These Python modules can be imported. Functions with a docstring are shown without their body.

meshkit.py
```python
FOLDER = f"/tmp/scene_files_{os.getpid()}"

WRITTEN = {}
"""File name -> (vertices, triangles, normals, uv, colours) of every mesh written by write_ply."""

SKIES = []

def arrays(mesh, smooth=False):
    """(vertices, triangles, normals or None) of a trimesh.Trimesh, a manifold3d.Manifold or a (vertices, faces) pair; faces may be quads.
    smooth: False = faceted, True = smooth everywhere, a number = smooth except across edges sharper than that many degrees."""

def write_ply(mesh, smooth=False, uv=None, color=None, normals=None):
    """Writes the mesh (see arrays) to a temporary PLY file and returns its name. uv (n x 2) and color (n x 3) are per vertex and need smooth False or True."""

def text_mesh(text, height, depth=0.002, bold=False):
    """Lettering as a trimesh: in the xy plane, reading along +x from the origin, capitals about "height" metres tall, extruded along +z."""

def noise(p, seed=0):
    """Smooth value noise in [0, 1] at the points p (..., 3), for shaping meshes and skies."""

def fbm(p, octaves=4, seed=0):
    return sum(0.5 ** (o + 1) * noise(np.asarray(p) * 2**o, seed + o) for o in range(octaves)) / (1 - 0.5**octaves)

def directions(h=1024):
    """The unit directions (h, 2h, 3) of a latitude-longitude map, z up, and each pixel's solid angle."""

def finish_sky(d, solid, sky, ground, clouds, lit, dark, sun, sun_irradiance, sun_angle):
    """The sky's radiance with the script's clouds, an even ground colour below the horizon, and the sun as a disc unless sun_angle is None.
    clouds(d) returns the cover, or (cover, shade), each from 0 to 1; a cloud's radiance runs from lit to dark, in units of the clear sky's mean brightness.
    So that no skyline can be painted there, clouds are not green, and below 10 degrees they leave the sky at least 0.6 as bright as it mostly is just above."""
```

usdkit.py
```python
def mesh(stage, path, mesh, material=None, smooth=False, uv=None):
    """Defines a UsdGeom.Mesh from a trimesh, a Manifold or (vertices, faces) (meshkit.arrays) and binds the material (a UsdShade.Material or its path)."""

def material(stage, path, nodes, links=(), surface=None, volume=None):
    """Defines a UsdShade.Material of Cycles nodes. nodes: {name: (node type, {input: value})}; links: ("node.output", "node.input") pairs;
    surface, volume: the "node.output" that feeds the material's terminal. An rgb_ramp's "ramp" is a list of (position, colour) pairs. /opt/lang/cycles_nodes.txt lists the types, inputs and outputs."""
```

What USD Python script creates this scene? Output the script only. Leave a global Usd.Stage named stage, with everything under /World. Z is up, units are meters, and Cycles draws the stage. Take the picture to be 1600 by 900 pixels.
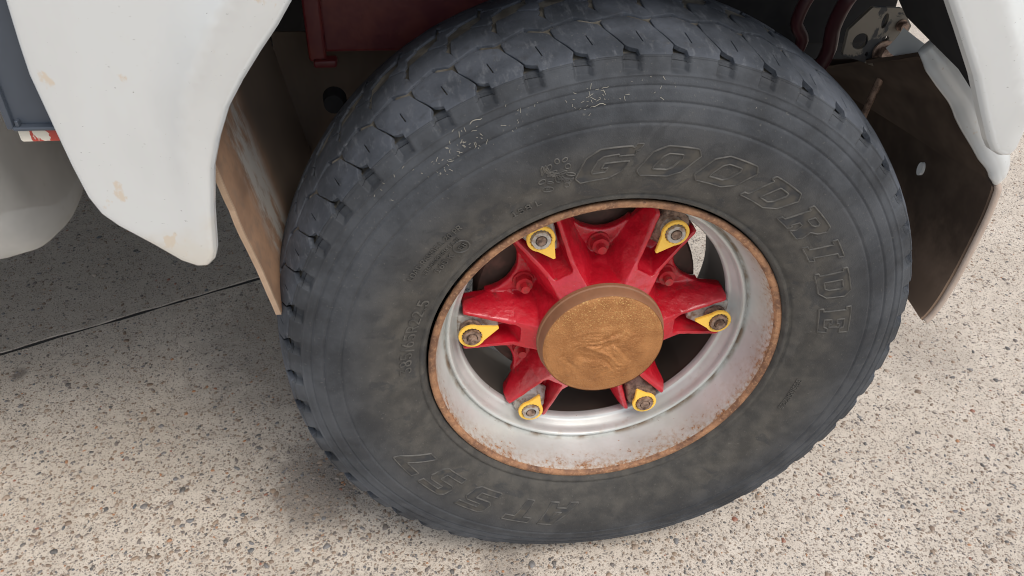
import math, random
import numpy as np, trimesh, usdkit, meshkit
import manifold3d as m3
from scipy.spatial import Delaunay
from scipy.interpolate import PchipInterpolator
from shapely.geometry import Polygon, LineString, Point, box as sbox
from shapely import affinity, ops, contains_xy
from pxr import Usd, UsdGeom, UsdLux, UsdShade, Gf, Sdf, Vt

stage = Usd.Stage.CreateInMemory()
UsdGeom.SetStageUpAxis(stage, UsdGeom.Tokens.z)
UsdGeom.SetStageMetersPerUnit(stage, 1.0)
UsdGeom.Xform.Define(stage, '/World')
rng = np.random.default_rng(7)
random.seed(7)
ZC = 0.522                                    # height of the wheel centre above the ground

# ------------------------------------------------------------------ camera
cam = UsdGeom.Camera.Define(stage, '/World/camera')
CE = np.array([-0.30035, -0.90646, 0.82506 + ZC])
yaw, pitch, roll = 0.147388, 0.630668, 0.034907
fwd = np.array([math.sin(yaw) * math.cos(pitch), math.cos(yaw) * math.cos(pitch), -math.sin(pitch)])
rt0 = np.array([math.cos(yaw), -math.sin(yaw), 0]); up0 = np.cross(rt0, fwd)
rt = math.cos(roll) * rt0 + math.sin(roll) * up0; up = -math.sin(roll) * rt0 + math.cos(roll) * up0
cam.AddTransformOp().Set(Gf.Matrix4d(*rt, 0, *up, 0, *(-fwd), 0, *CE, 1))
cam.CreateHorizontalApertureAttr(36.0); cam.CreateVerticalApertureAttr(20.25)
cam.CreateFocalLengthAttr(36.0 * 1165 / 1600)
cam.CreateClippingRangeAttr(Gf.Vec2f(0.05, 200))
cam.CreateExposureAttr(0.56)

# ------------------------------------------------------------------ sky and sun (bright overcast)
SUN_EL, SUN_AZ = math.radians(57), math.atan2(0.58, -0.81)          # azimuth as atan2(x, y)
sun = UsdLux.DistantLight.Define(stage, '/World/sun')
sun.CreateIntensityAttr(0.42); sun.CreateAngleAttr(30.0); sun.CreateNormalizeAttr(True)
sun.CreateColorAttr(Gf.Vec3f(1.0, 0.95, 0.88))
sd = np.array([math.sin(SUN_AZ) * math.cos(SUN_EL), math.cos(SUN_AZ) * math.cos(SUN_EL), math.sin(SUN_EL)])
xa = np.cross([0, 0, 1], sd); xa /= np.linalg.norm(xa); ya = np.cross(sd, xa)
sun.AddTransformOp().Set(Gf.Matrix4d(*xa, 0, *ya, 0, *sd, 0, 0, 0, 8, 1))
sky = UsdLux.DomeLight.Define(stage, '/World/sky')
skym = usdkit.material(stage, '/World/Looks/sky', {
    's': ('sky_texture', {'sky_type': 'single_scattering', 'sun_disc': False, 'sun_elevation': SUN_EL, 'sun_rotation': SUN_AZ, 'altitude': 50.0}),
    'tc': ('texture_coordinate', {}), 'nz': ('noise_texture', {'scale': 2.2, 'detail': 6.0, 'roughness': 0.55}),
    'r': ('rgb_ramp', {'ramp': [(0.36, (0.25,) * 3), (0.66, (0.95,) * 3)]}),
    'h': ('hsv', {'saturation': 0.12, 'value': 1.25}), 'm': ('mix', {}),
    'b': ('background_shader', {'strength': 0.12})},
    [('tc.generated', 'nz.vector'), ('nz.fac', 'r.fac'), ('s.color', 'h.color'), ('s.color', 'm.color1'), ('h.color', 'm.color2'), ('r.color', 'm.fac'), ('m.color', 'b.color')], surface='b.background')
UsdShade.MaterialBindingAPI.Apply(sky.GetPrim()).Bind(skym)


# ------------------------------------------------------------------ node graph shorthand
class Ref(str):
    pass


class G:
    def __init__(s, name):
        s.name, s.nodes, s.links = name, {}, []

    def __call__(s, kind, out, **kw):
        n = f'n{len(s.nodes)}'; s.nodes[n] = (kind, {})
        for k, v in kw.items():
            if isinstance(v, Ref): s.links.append((str(v), f'{n}.{k}'))
            else: s.nodes[n][1][k] = v
        return Ref(f'{n}.{out}')

    def pos(s): return s('geometry', 'position')
    def noise(s, scale, vec=None, detail=4.0, rough=0.55, dist=0.0, out='fac'):
        return s('noise_texture', out, vector=vec if vec is not None else s.pos(), scale=float(scale), detail=float(detail), roughness=rough, distortion=dist)
    def step(s, v, a, b, lo=0.0, hi=1.0):
        return s('map_range', 'result', range_type='smoothstep', value=v, from_min=float(a), from_max=float(b), to_min=float(lo), to_max=float(hi), clamp=True)
    def math(s, t, a, b=0.0, clamp=False):
        return s('math', 'value', math_type=t, value1=a, value2=b, use_clamp=clamp)
    def mix(s, f, a, b, t='mix'):
        return s('mix', 'color', mix_type=t, fac=f, color1=a, color2=b)
    def radius(s):
        q = s('separate_xyz', 'x', vector=s.pos()); nd = q.split('.')[0]
        dz = s.math('subtract', Ref(nd + '.z'), ZC)
        v = s('combine_xyz', 'vector', x=Ref(nd + '.x'), y=0.0, z=dz)
        return s('vector_math', 'value', math_type='length', vector1=v)
    def xyz(s, k):
        q = s('separate_xyz', 'x', vector=s.pos()); return Ref(q.split('.')[0] + '.' + k)
    def scaled(s, sc, rot=(0, 0, 0)):
        return s('mapping', 'vector', vector=s.pos(), scale=sc, rotation=rot)
    def bump(s, h, dist, strength=1.0):
        return s('bump', 'normal', height=h, distance=float(dist), strength=float(strength), use_object_space=False)
    def done(s, **kw):
        b = s('principled_bsdf', 'BSDF', **kw)
        return usdkit.material(stage, '/World/Looks/' + s.name, s.nodes, s.links, surface=str(b))


M = {}
# rubber: dusty blue-grey on tread and shoulder, brown dust and smudges towards the bead
def rubber(name, tread):
    g = G(name); r = g.radius()
    n1 = g.noise(9, detail=6, rough=.62); n2 = g.noise(38, detail=5); n3 = g.noise(240, detail=3)
    film = g.mix(g.step(n1, .35, .68), *(((.036, .040, .047), (.080, .087, .102)) if tread else ((.030, .0315, .0345), (.062, .0665, .074))))
    brown = g.mix(g.step(n2, .3, .72), (.045, .0425, .039), (.080, .0735, .064))
    f = g.math('add', g.step(r, .455, .335), g.math('multiply', g.math('subtract', n1, .5), 1.25), clamp=True)
    f = g.math('multiply', f, g.step(r, .50, .43))
    c = g.mix(f, film, brown)
    # dark scuffed smudges where the dust was rubbed off
    sm = g.noise(17, vec=g.scaled((1, 1, 1), (.4, .2, .5)), detail=5, rough=.6, dist=.7)
    smf = g.math('multiply', g.step(sm, .57, .64), g.step(r, .47, .42))
    c = g.mix(g.math('multiply', smf, .55), c, (.034, .035, .037))
    if tread:
        sc = g.noise(95, vec=g.scaled((1.0, .22, 1.0), (0, 0, .25)), detail=5, rough=.65)
        c = g.mix(g.step(sc, .52, .72, 0, .45), c, (.15, .155, .165))
        c = g.mix(g.step(g.noise(60, detail=5), .56, .72, 0, .5), c, (.045, .046, .05))
    c = g.mix(g.step(n3, .62, .78, 0, .35), c, (.17, .16, .14))
    if not tread:
        gf = g.math('multiply', g.step(g.xyz('y'), .007, .012), g.step(r, .498, .503))
        c = g.mix(gf, c, g.mix(g.step(n2, .4, .62), (.075, .066, .053), (.165, .148, .120)))
    h = g.math('add', g.math('multiply', n3, .5), g.math('multiply', g.noise(620, detail=2), .35))
    M[name] = g.done(base_color=c, roughness=g.step(n2, .3, .7, .62, .8), normal=g.bump(h, .0014, .7), specular_ior_level=.22)
rubber('tyre_rubber', False); rubber('tread_rubber', True)
g = G('letter_rubber'); n = g.noise(60, detail=4)
M['letter_rubber'] = g.done(base_color=g.mix(g.step(n, .35, .65), (.046, .0435, .040), (.088, .082, .073)), roughness=.6, specular_ior_level=.35)  # lighter than the sidewall: light on the raised edges put into colour
g = G('letter_face'); n = g.noise(36, detail=5, dist=.5)
M['letter_face'] = g.done(base_color=g.mix(g.step(n, .35, .66), (.034, .0345, .036), (.068, .062, .053)), roughness=.72, specular_ior_level=.25)
g = G('groove_rubber'); r = g.radius(); n = g.noise(55, detail=5)
gr = g.mix(g.step(n, .42, .62), (.05, .05, .052), (.14, .115, .085))
M['groove_rubber'] = g.done(base_color=gr, roughness=.85)

# rim: silver paint with rust speckles growing towards the flange
g = G('silver_paint'); r = g.radius(); n1 = g.noise(14, detail=5); n2 = g.noise(120, detail=5, rough=.65); n3 = g.noise(420, detail=3)
base = g.mix(g.step(n1, .3, .7), (.475, .485, .46), (.565, .575, .55))
dirt = g.mix(g.math('multiply', g.step(g.noise(46, detail=6), .56, .76), .4), base, (.40, .34, .27))
near = g.math('multiply', g.math('power', g.step(r, .266, .289), 2.0), g.step(g.noise(17, detail=3), .36, .62, .25, 1.15))
th = g.math('add', g.math('multiply', near, .165), n2)
spk = g.step(th, .70, .76)
rust = g.mix(g.step(n3, .35, .65), (.15, .065, .03), (.38, .19, .085))
hz = g.math('multiply', g.step(r, .274, .290), g.step(n2, .3, .7, .15, .75))
dirt = g.mix(hz, dirt, (.36, .235, .14))
cre = g.math('multiply', g.math('multiply', g.step(r, .2665, .2685), g.step(r, .2735, .2705)), g.step(g.noise(22, detail=4), .40, .62, .15, .9))
dirt = g.mix(cre, dirt, (.20, .13, .08))
c = g.mix(spk, dirt, rust)
c = g.mix(g.math('multiply', g.step(g.noise(75, detail=6, rough=.7), .66, .72), .85), c, (.17, .08, .04))
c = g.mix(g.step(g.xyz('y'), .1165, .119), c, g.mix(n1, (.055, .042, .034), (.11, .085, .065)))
er = g.math('add', r, g.math('add', g.math('multiply', g.math('subtract', n2, .5), .022), g.math('multiply', g.math('subtract', g.noise(24, detail=3), .5), .016)))
c = g.mix(g.step(er, .2815, .2885, 0, .65), c, (.34, .20, .11))
edge = g.step(er, .2852, .2892)
c = g.mix(edge, c, rust)
met = g.math('multiply', g.math('subtract', 1.0, g.math('maximum', spk, edge)), .28)
M['silver_paint'] = g.done(base_color=c, metallic=met, roughness=g.step(spk, 0, 1, .40, .8), normal=g.bump(g.math('add', g.math('multiply', spk, .6), g.math('multiply', n2, .4)), .0010, .3))
g = G('rust'); n1 = g.noise(26, detail=6, rough=.65); n2 = g.noise(190, detail=5)
c = g.mix(g.step(n1, .35, .66), (.125, .058, .032), (.33, .165, .082)); c = g.mix(g.step(n2, .5, .70, 0, .6), c, (.44, .25, .13))
c = g.mix(g.step(g.noise(70, detail=6), .6, .68, 0, .8), c, (.10, .045, .025))
M['rust'] = g.done(base_color=c, roughness=.72, normal=g.bump(n2, .0015, .7))

g = G('red_paint'); n1 = g.noise(21, detail=5); n2 = g.noise(160, detail=4); ny = g.xyz('y')
c = g.mix(g.step(n1, .3, .7), (.40, .005, .014), (.52, .008, .022))
c = g.mix(g.step(g.noise(105, detail=6, rough=.7), .66, .71, 0, .85), c, (.13, .09, .06))
c = g.mix(g.math('multiply', g.step(g.noise(33, detail=6, rough=.7), .50, .66, 0, .55), g.step(ny, .09, .13)), c, (.12, .035, .03))
c = g.mix(g.step(g.noise(260, detail=3), .70, .78, 0, .5), c, (.55, .30, .26))
M['red_paint'] = g.done(base_color=c, roughness=g.step(n1, .3, .7, .24, .40), normal=g.bump(g.math('add', g.math('multiply', g.noise(75, detail=5), 1.0), g.math('multiply', n2, .35)), .004, .45), coat_weight=.35, coat_roughness=.15)
g = G('red_bolt'); n1 = g.noise(70, detail=5)
c = g.mix(g.step(n1, .5, .7, 0, .7), (.42, .012, .02), (.16, .07, .05)); M['red_bolt'] = g.done(base_color=c, roughness=.42, normal=g.bump(n1, .002, .4))

g = G('gold_paint'); n2 = g.noise(330, detail=3); n1 = g.noise(30, detail=5)
vor = g('voronoi_texture', 'color', vector=g.pos(), scale=700.0, feature='f1'); fl = g('separate_color', 'r', color=vor)
c = g.mix(g.step(n1, .3, .7), (.32, .130, .040), (.45, .20, .068)); c = g.mix(g.step(n2, .45, .7, 0, .5), c, (.46, .23, .09))
c = g.mix(g.math('multiply', g.step(fl, .88, .92, 0, .75), g.step(g.math('add', g.xyz('z'), g.math('multiply', g.math('subtract', n1, .5), .09)), .525, .60)), c, (.66, .40, .15))
hb = g.math('add', g.math('multiply', n2, .7), g.math('multiply', fl, .4))
M['gold_paint'] = g.done(base_color=c, metallic=.35, roughness=g.step(fl, .7, .9, .55, .40), normal=g.bump(hb, .0032, .8))
g = G('brown_paint'); n1 = g.noise(40, detail=5)
M['brown_paint'] = g.done(base_color=g.mix(n1, (.19, .085, .042), (.29, .135, .068)), roughness=.55, normal=g.bump(n1, .001, .5))

g = G('yellow_plastic'); n1 = g.noise(90, detail=5)
M['yellow_plastic'] = g.done(base_color=g.mix(g.step(n1, .58, .75, 0, .5), (.93, .57, .085), (.60, .33, .08)), roughness=.5)
g = G('rusty_steel'); n1 = g.noise(85, detail=6, rough=.65)
c = g.mix(g.step(n1, .36, .62), (.10, .06, .042), (.34, .23, .17)); M['rusty_steel'] = g.done(base_color=c, roughness=.62, metallic=.25, normal=g.bump(n1, .002, .5))
g = G('worn_zinc'); n1 = g.noise(70, detail=6, rough=.65)
c = g.mix(g.step(n1, .46, .66), (.46, .43, .39), (.24, .16, .11)); M['worn_zinc'] = g.done(base_color=c, roughness=.5, metallic=.3, normal=g.bump(n1, .0012, .5))
g = G('brown_drum'); n1 = g.noise(30, detail=6)
M['brown_drum'] = g.done(base_color=g.mix(g.step(n1, .4, .68), (.085, .045, .032), (.17, .075, .055)), roughness=.75, normal=g.bump(n1, .002, .4))

g = G('white_gelcoat'); n1 = g.noise(5, detail=4); n2 = g.noise(62, detail=6, rough=.68)
c = g.mix(n1, (.47, .475, .465), (.53, .535, .525))
c = g.mix(g.step(g.noise(11, vec=g.scaled((1, 1, .35)), detail=5), .52, .72, 0, .30), c, (.45, .45, .435))
c = g.mix(g.step(n2, .685, .72, 0, .8), c, (.36, .29, .22))
c = g.mix(g.step(g.noise(140, vec=g.scaled((1, 1, 2.2)), detail=5, rough=.6), .69, .72, 0, .8), c, (.16, .15, .14))
c = g.mix(g.math('multiply', g.step(g.noise(26, vec=g.scaled((1, 1, .6)), detail=5), .655, .70), .6), c, (.48, .37, .25))
c = g.mix(g.math('multiply', g.step(g.math('add', g.xyz('z'), g.math('multiply', g.math('subtract', g.noise(16, detail=5), .5), .16)), .83, .765), .55), c, (.46, .41, .33))
M['white_gelcoat'] = g.done(base_color=c, roughness=.34, coat_weight=.5, coat_roughness=.10, normal=g.bump(g.noise(8, detail=2), .004, .25))

g = G('rusty_board'); s1 = g.scaled((6, 1.0, .7), (0, .25, 0)); n1 = g.noise(9, vec=s1, detail=6); n2 = g.noise(36, detail=6, rough=.65)
c = g.mix(g.step(n1, .3, .7), (.19, .11, .068), (.34, .20, .12)); c = g.mix(g.step(n2, .45, .7, 0, .5), c, (.16, .115, .085))
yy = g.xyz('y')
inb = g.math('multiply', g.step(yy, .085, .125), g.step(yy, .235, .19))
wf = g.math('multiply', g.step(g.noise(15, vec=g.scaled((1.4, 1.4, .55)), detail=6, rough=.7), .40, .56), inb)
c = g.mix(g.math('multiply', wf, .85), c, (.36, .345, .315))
c = g.mix(g.step(yy, .20, .27, 0, .9), c, (.118, .088, .064))  # inner depth of the board darkened in colour as wheel-well shade
M['rusty_board'] = g.done(base_color=c, roughness=.8, normal=g.bump(n2, .002, .5))
g = G('board_edge'); n1 = g.noise(60, detail=5)
M['board_edge'] = g.done(base_color=g.mix(n1, (.26, .165, .105), (.40, .29, .20)), roughness=.8)
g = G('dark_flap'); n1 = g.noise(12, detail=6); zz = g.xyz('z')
c = g.mix(g.step(n1, .35, .7), (.050, .034, .025), (.085, .060, .044)); c = g.mix(g.step(g.math('add', zz, g.math('multiply', g.math('subtract', g.noise(14, detail=6, rough=.65), .5), .20)), .72, .56), c, (.20, .138, .098)); M['dark_flap'] = g.done(base_color=c, roughness=.8, specular_ior_level=.15, normal=g.bump(g.noise(60, detail=4), .002, .4))  # paler towards the lower edge, with a noisy border
g = G('flap_edge'); n1 = g.noise(40, detail=5)
M['flap_edge'] = g.done(base_color=g.mix(n1, (.30, .22, .17), (.46, .38, .32)), roughness=.75)
g = G('dark_red'); n1 = g.noise(24, detail=6)
M['dark_red'] = g.done(base_color=g.mix(g.step(n1, .4, .68), (.085, .005, .008), (.125, .018, .013)), roughness=.5, normal=g.bump(n1, .003, .4))
g = G('dark_hose'); M['dark_hose'] = g.done(base_color=(.030, .004, .006), roughness=.5)
g = G('peeling_paint'); n1 = g.noise(17, detail=5, dist=.4)
c = g.mix(g.step(n1, .47, .51), (.016, .016, .018), (.15, .128, .10)); M['peeling_paint'] = g.done(base_color=c, roughness=.6, normal=g.bump(n1, .003, .4))
g = G('black_steel'); n1 = g.noise(30, detail=5)
M['black_steel'] = g.done(base_color=g.mix(n1, (.010, .010, .011), (.022, .021, .021)), roughness=.75, specular_ior_level=.12)
g = G('tank_grey'); n1 = g.noise(7, vec=g.scaled((2.5, 1, .8)), detail=6); n2 = g.noise(60, detail=5)
c = g.mix(g.step(n1, .3, .7), (.40, .40, .385), (.50, .495, .475)); c = g.mix(g.step(n2, .60, .75, 0, .5), c, (.42, .41, .39))
M['tank_grey'] = g.done(base_color=c, roughness=.5, metallic=.3)
g = G('box_blue_grey'); n1 = g.noise(30, detail=5)
M['box_blue_grey'] = g.done(base_color=g.mix(n1, (.038, .046, .060), (.055, .066, .084)), roughness=.5)
g = G('tape'); n1 = g.noise(34, detail=5, dist=.5); xx = g.xyz('x')
f = g.step(g.math('add', xx, g.math('multiply', g.math('subtract', n1, .5), .05)), -.764, -.762)
c = g.mix(f, (.62, .58, .50), (.38, .045, .03)); c = g.mix(g.step(n1, .58, .6), c, (.60, .56, .48))
M['tape'] = g.done(base_color=c, roughness=.45)
g = G('cab_paint'); M['cab_paint'] = g.done(base_color=(.70, .70, .68), roughness=.4)
g = G('straw'); M['straw'] = g.done(base_color=(.46, .42, .34), roughness=.9)

# ground: cement matrix with fine sand grains and pits (pebbles are geometry)
def cement(name, dark):
    g = G(name); P = g.pos()
    n1 = g.noise(2.6, detail=6); n2 = g.noise(24, detail=6, rough=.65); n3 = g.noise(330, detail=4, rough=.6)
    c = g.mix(g.step(n1, .3, .7), (.58, .50, .41), (.67, .585, .49)); c = g.mix(g.step(n2, .35, .7, 0, .5), c, (.43, .36, .29))
    vo = g('voronoi_texture', 'distance', vector=g('vector_math', 'value' if 0 else 'vector', math_type='add', vector1=P, vector2=g('vector_math', 'vector', math_type='scale', vector1=g.noise(90, out='color'), scale=.006)), scale=175.0, feature='f1')
    vc = g('voronoi_texture', 'color', vector=P, scale=175.0, feature='f1'); vr = g('separate_color', 'r', color=vc); vg = Ref(vr.split('.')[0] + '.g')
    grain = g.math('multiply', g.step(vo, .44, .34), g.step(vg, .40, .46))
    gc = g('rgb_ramp', 'color', fac=vr, ramp=[(0, (.10, .085, .075)), (.3, (.22, .16, .12)), (.55, (.17, .165, .16)), (.8, (.30, .22, .165)), (1, (.38, .33, .28))])
    c = g.mix(g.math('multiply', grain, .70), c, gc)
    vo2 = g('voronoi_texture', 'distance', vector=P, scale=370.0, feature='f1'); vc2 = g('separate_color', 'r', color=g('voronoi_texture', 'color', vector=P, scale=370.0, feature='f1')); vb2 = Ref(vc2.split('.')[0] + '.b')
    g2 = g.math('multiply', g.step(vo2, .46, .30), g.step(vb2, .52, .58))
    c = g.mix(g.math('multiply', g2, .5), c, g('rgb_ramp', 'color', fac=vc2, ramp=[(0, (.16, .125, .10)), (.5, (.28, .21, .155)), (1, (.42, .34, .26))]))
    c = g.mix(g.step(n3, .61, .69, 0, .55), c, (.17, .145, .12)); c = g.mix(g.step(n3, .42, .32, 0, .35), c, (.66, .61, .54))
    # dark blotch left of the tyre and a dark spot by the joint
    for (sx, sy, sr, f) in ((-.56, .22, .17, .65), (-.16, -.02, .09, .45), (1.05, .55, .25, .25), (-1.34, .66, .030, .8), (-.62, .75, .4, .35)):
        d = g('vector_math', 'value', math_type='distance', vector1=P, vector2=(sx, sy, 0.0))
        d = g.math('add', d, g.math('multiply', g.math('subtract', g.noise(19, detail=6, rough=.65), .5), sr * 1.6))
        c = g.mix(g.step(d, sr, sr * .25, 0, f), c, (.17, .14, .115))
    if dark: c = g.mix(.16, c, (.18, .16, .14))  # far slab darkened in colour for the shade under the truck
    h = g.math('add', g.math('multiply', n3, .8), g.math('multiply', grain, .5))
    M[name] = g.done(base_color=c, roughness=.85, normal=g.bump(h, .0030, .8))
cement('cement', False); cement('cement_far', True)
g = G('joint_filler'); M['joint_filler'] = g.done(base_color=(.045, .041, .037), roughness=.95)
g = G('pebble'); rn = g('object_info', 'random'); n1 = g.noise(160, detail=4)
c = g('rgb_ramp', 'color', fac=rn, interpolate=False, ramp=[(0, (.19, .13, .09)), (.15, (.27, .19, .13)), (.30, (.15, .125, .11)), (.40, (.31, .235, .175)), (.55, (.15, .145, .145)), (.66, (.085, .080, .077)), (.74, (.34, .28, .23)), (.86, (.20, .17, .15)), (.942, (.37, .17, .075)), (.965, (.085, .095, .105)), (.985, (.26, .10, .06))])
c = g.mix(g.step(n1, .35, .7, 0, .35), c, (.30, .25, .20))
M['pebble'] = g.done(base_color=c, roughness=.55, normal=g.bump(n1, .001, .5))

# ------------------------------------------------------------------ scene helpers
used = {}
def path_for(parent, name):
    k = used.get((parent, name), 0); used[(parent, name)] = k + 1
    return f'{parent}/{name}' + (f'_{k:03d}' if k else '')
def tag(prim, label=None, cat=None, group=None, kind=None):
    for k, v in (('label', label), ('category', cat), ('group', group), ('kind', kind)):
        if v: prim.SetCustomDataByKey(k, v)
def obj(name, mesh, mat, parent='/World', smooth=False, **kw):
    pth = path_for(str(parent), name)
    m = usdkit.mesh(stage, pth, mesh, M[mat], smooth=smooth)
    if kw: tag(m.GetPrim(), **kw)
    return pth
def tm(v, f): return trimesh.Trimesh(np.asarray(v, float), np.asarray(f, int), process=False)
def cat(*ms): return trimesh.util.concatenate([tm(*meshkit.arrays(m)[:2]) for m in ms])
def up_z(m, dx=0, dy=0, dz=ZC):
    m = m.copy() if isinstance(m, trimesh.Trimesh) else tm(*meshkit.arrays(m)[:2]); m.apply_translation([dx, dy, dz]); return m
def revolve(prof, nseg=192, closed=False):
    """(r, y) profile turned about the y axis; outward normals for a profile listed so that its left is outside."""
    pr = np.asarray(prof, float); k = len(pr); th = np.arange(nseg) / nseg * 2 * np.pi
    v = np.stack([pr[None, :, 0] * np.cos(th)[:, None], np.repeat(pr[None, :, 1], nseg, 0), pr[None, :, 0] * np.sin(th)[:, None]], -1).reshape(-1, 3)
    f = []
    kk = k if closed else k - 1
    i = np.arange(nseg)[:, None]; j = np.arange(kk)[None]
    a = i * k + j; b = i * k + (j + 1) % k; c = ((i + 1) % nseg) * k + (j + 1) % k; d = ((i + 1) % nseg) * k + j
    f = np.concatenate([np.stack([a, b, c], -1).reshape(-1, 3), np.stack([a, c, d], -1).reshape(-1, 3)])
    return tm(v, f)
def rbox(x0, x1, y0, y1, z0, z1, r=.004, n=8):
    s = m3.Manifold.sphere(r, n)
    return m3.Manifold.batch_hull([s.translate([x, y, z]) for x in (x0 + r, x1 - r) for y in (y0 + r, y1 - r) for z in (z0 + r, z1 - r)])
def tube(pts, rad, n=12):
    pts = np.asarray(pts, float); rad = np.broadcast_to(rad, len(pts)); V = []
    t = np.gradient(pts, axis=0); t /= np.linalg.norm(t, axis=1)[:, None]
    ref = np.eye(3)[np.argmin(np.abs(t).mean(0))]
    a = np.cross(t, ref); a /= np.linalg.norm(a, axis=1)[:, None]; b = np.cross(t, a)
    th = np.arange(n) / n * 2 * np.pi
    V = (pts[:, None] + rad[:, None, None] * (a[:, None] * np.cos(th)[None, :, None] + b[:, None] * np.sin(th)[None, :, None])).reshape(-1, 3)
    F = []; k = len(pts)
    for i in range(k - 1):
        for j in range(n):
            p, q = i * n + j, i * n + (j + 1) % n; F += [[p, q, q + n], [p, q + n, p + n]]
    V = np.vstack([V, pts[0], pts[-1]])
    for j in range(n): F += [[k * n, (j + 1) % n, j], [k * n + 1, (k - 1) * n + j, (k - 1) * n + (j + 1) % n]]
    m = tm(V, F); m.fix_normals(); return m
def smooth_path(pts, n=40):
    pts = np.asarray(pts, float); s = np.r_[0, np.cumsum(np.linalg.norm(np.diff(pts, axis=0), axis=1))]
    return PchipInterpolator(s, pts)(np.linspace(0, s[-1], n))
def fill(poly, step, rings=(), edge=None):
    """Points and triangles that fill a shapely polygon: its border cut to pieces, inset rings, a grid inside."""
    edge = edge or step; pts = []
    def along(ring):
        L = ring.length; n = max(4, int(math.ceil(L / edge)))
        cs = list(ring.coords)[:-1]
        ds = sorted(set([round(ring.project(Point(c)), 6) for c in cs] + [round(x, 6) for x in np.linspace(0, L, n, endpoint=False)]))
        keep = [ds[0]]
        for d in ds[1:]:
            if d - keep[-1] > edge * .2: keep.append(d)
        return [ring.interpolate(d).coords[0] for d in keep if L - d > 1e-7]
    loops = []
    for ring in [poly.exterior, *poly.interiors]:
        p = along(ring); loops.append((len(pts), len(p))); pts += p
    for d in rings:
        q = poly.buffer(-d)
        for gq in getattr(q, 'geoms', [q]):
            if not gq.is_empty: pts += along(gq.exterior)
    x0, y0, x1, y1 = poly.bounds; lim = (max(rings) if rings else 0) + step * .4
    gx, gy = np.meshgrid(np.arange(x0, x1, step), np.arange(y0, y1, step)); gg = np.stack([gx.ravel(), gy.ravel()], 1)
    inner = poly.buffer(-lim)
    if not inner.is_empty: pts += gg[contains_xy(inner, gg[:, 0], gg[:, 1])].tolist()
    pts = np.array(pts); tri = Delaunay(pts).simplices
    ce = pts[tri].mean(1); tri = tri[contains_xy(poly, ce[:, 0], ce[:, 1])]
    a, b, c = pts[tri[:, 0]], pts[tri[:, 1]], pts[tri[:, 2]]
    cr = (b[:, 0] - a[:, 0]) * (c[:, 1] - a[:, 1]) - (b[:, 1] - a[:, 1]) * (c[:, 0] - a[:, 0])
    tri = tri[np.abs(cr) > 1e-12]; cr = cr[np.abs(cr) > 1e-12]
    tri[cr < 0] = tri[cr < 0][:, ::-1]
    return pts, tri, loops
def wall(loops, n):
    F = []
    for s, k in loops:
        for i in range(k):
            p, q = s + i, s + (i + 1) % k; F += [[p, p + n, q + n], [p, q + n, q]]
    return np.array(F)

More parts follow.
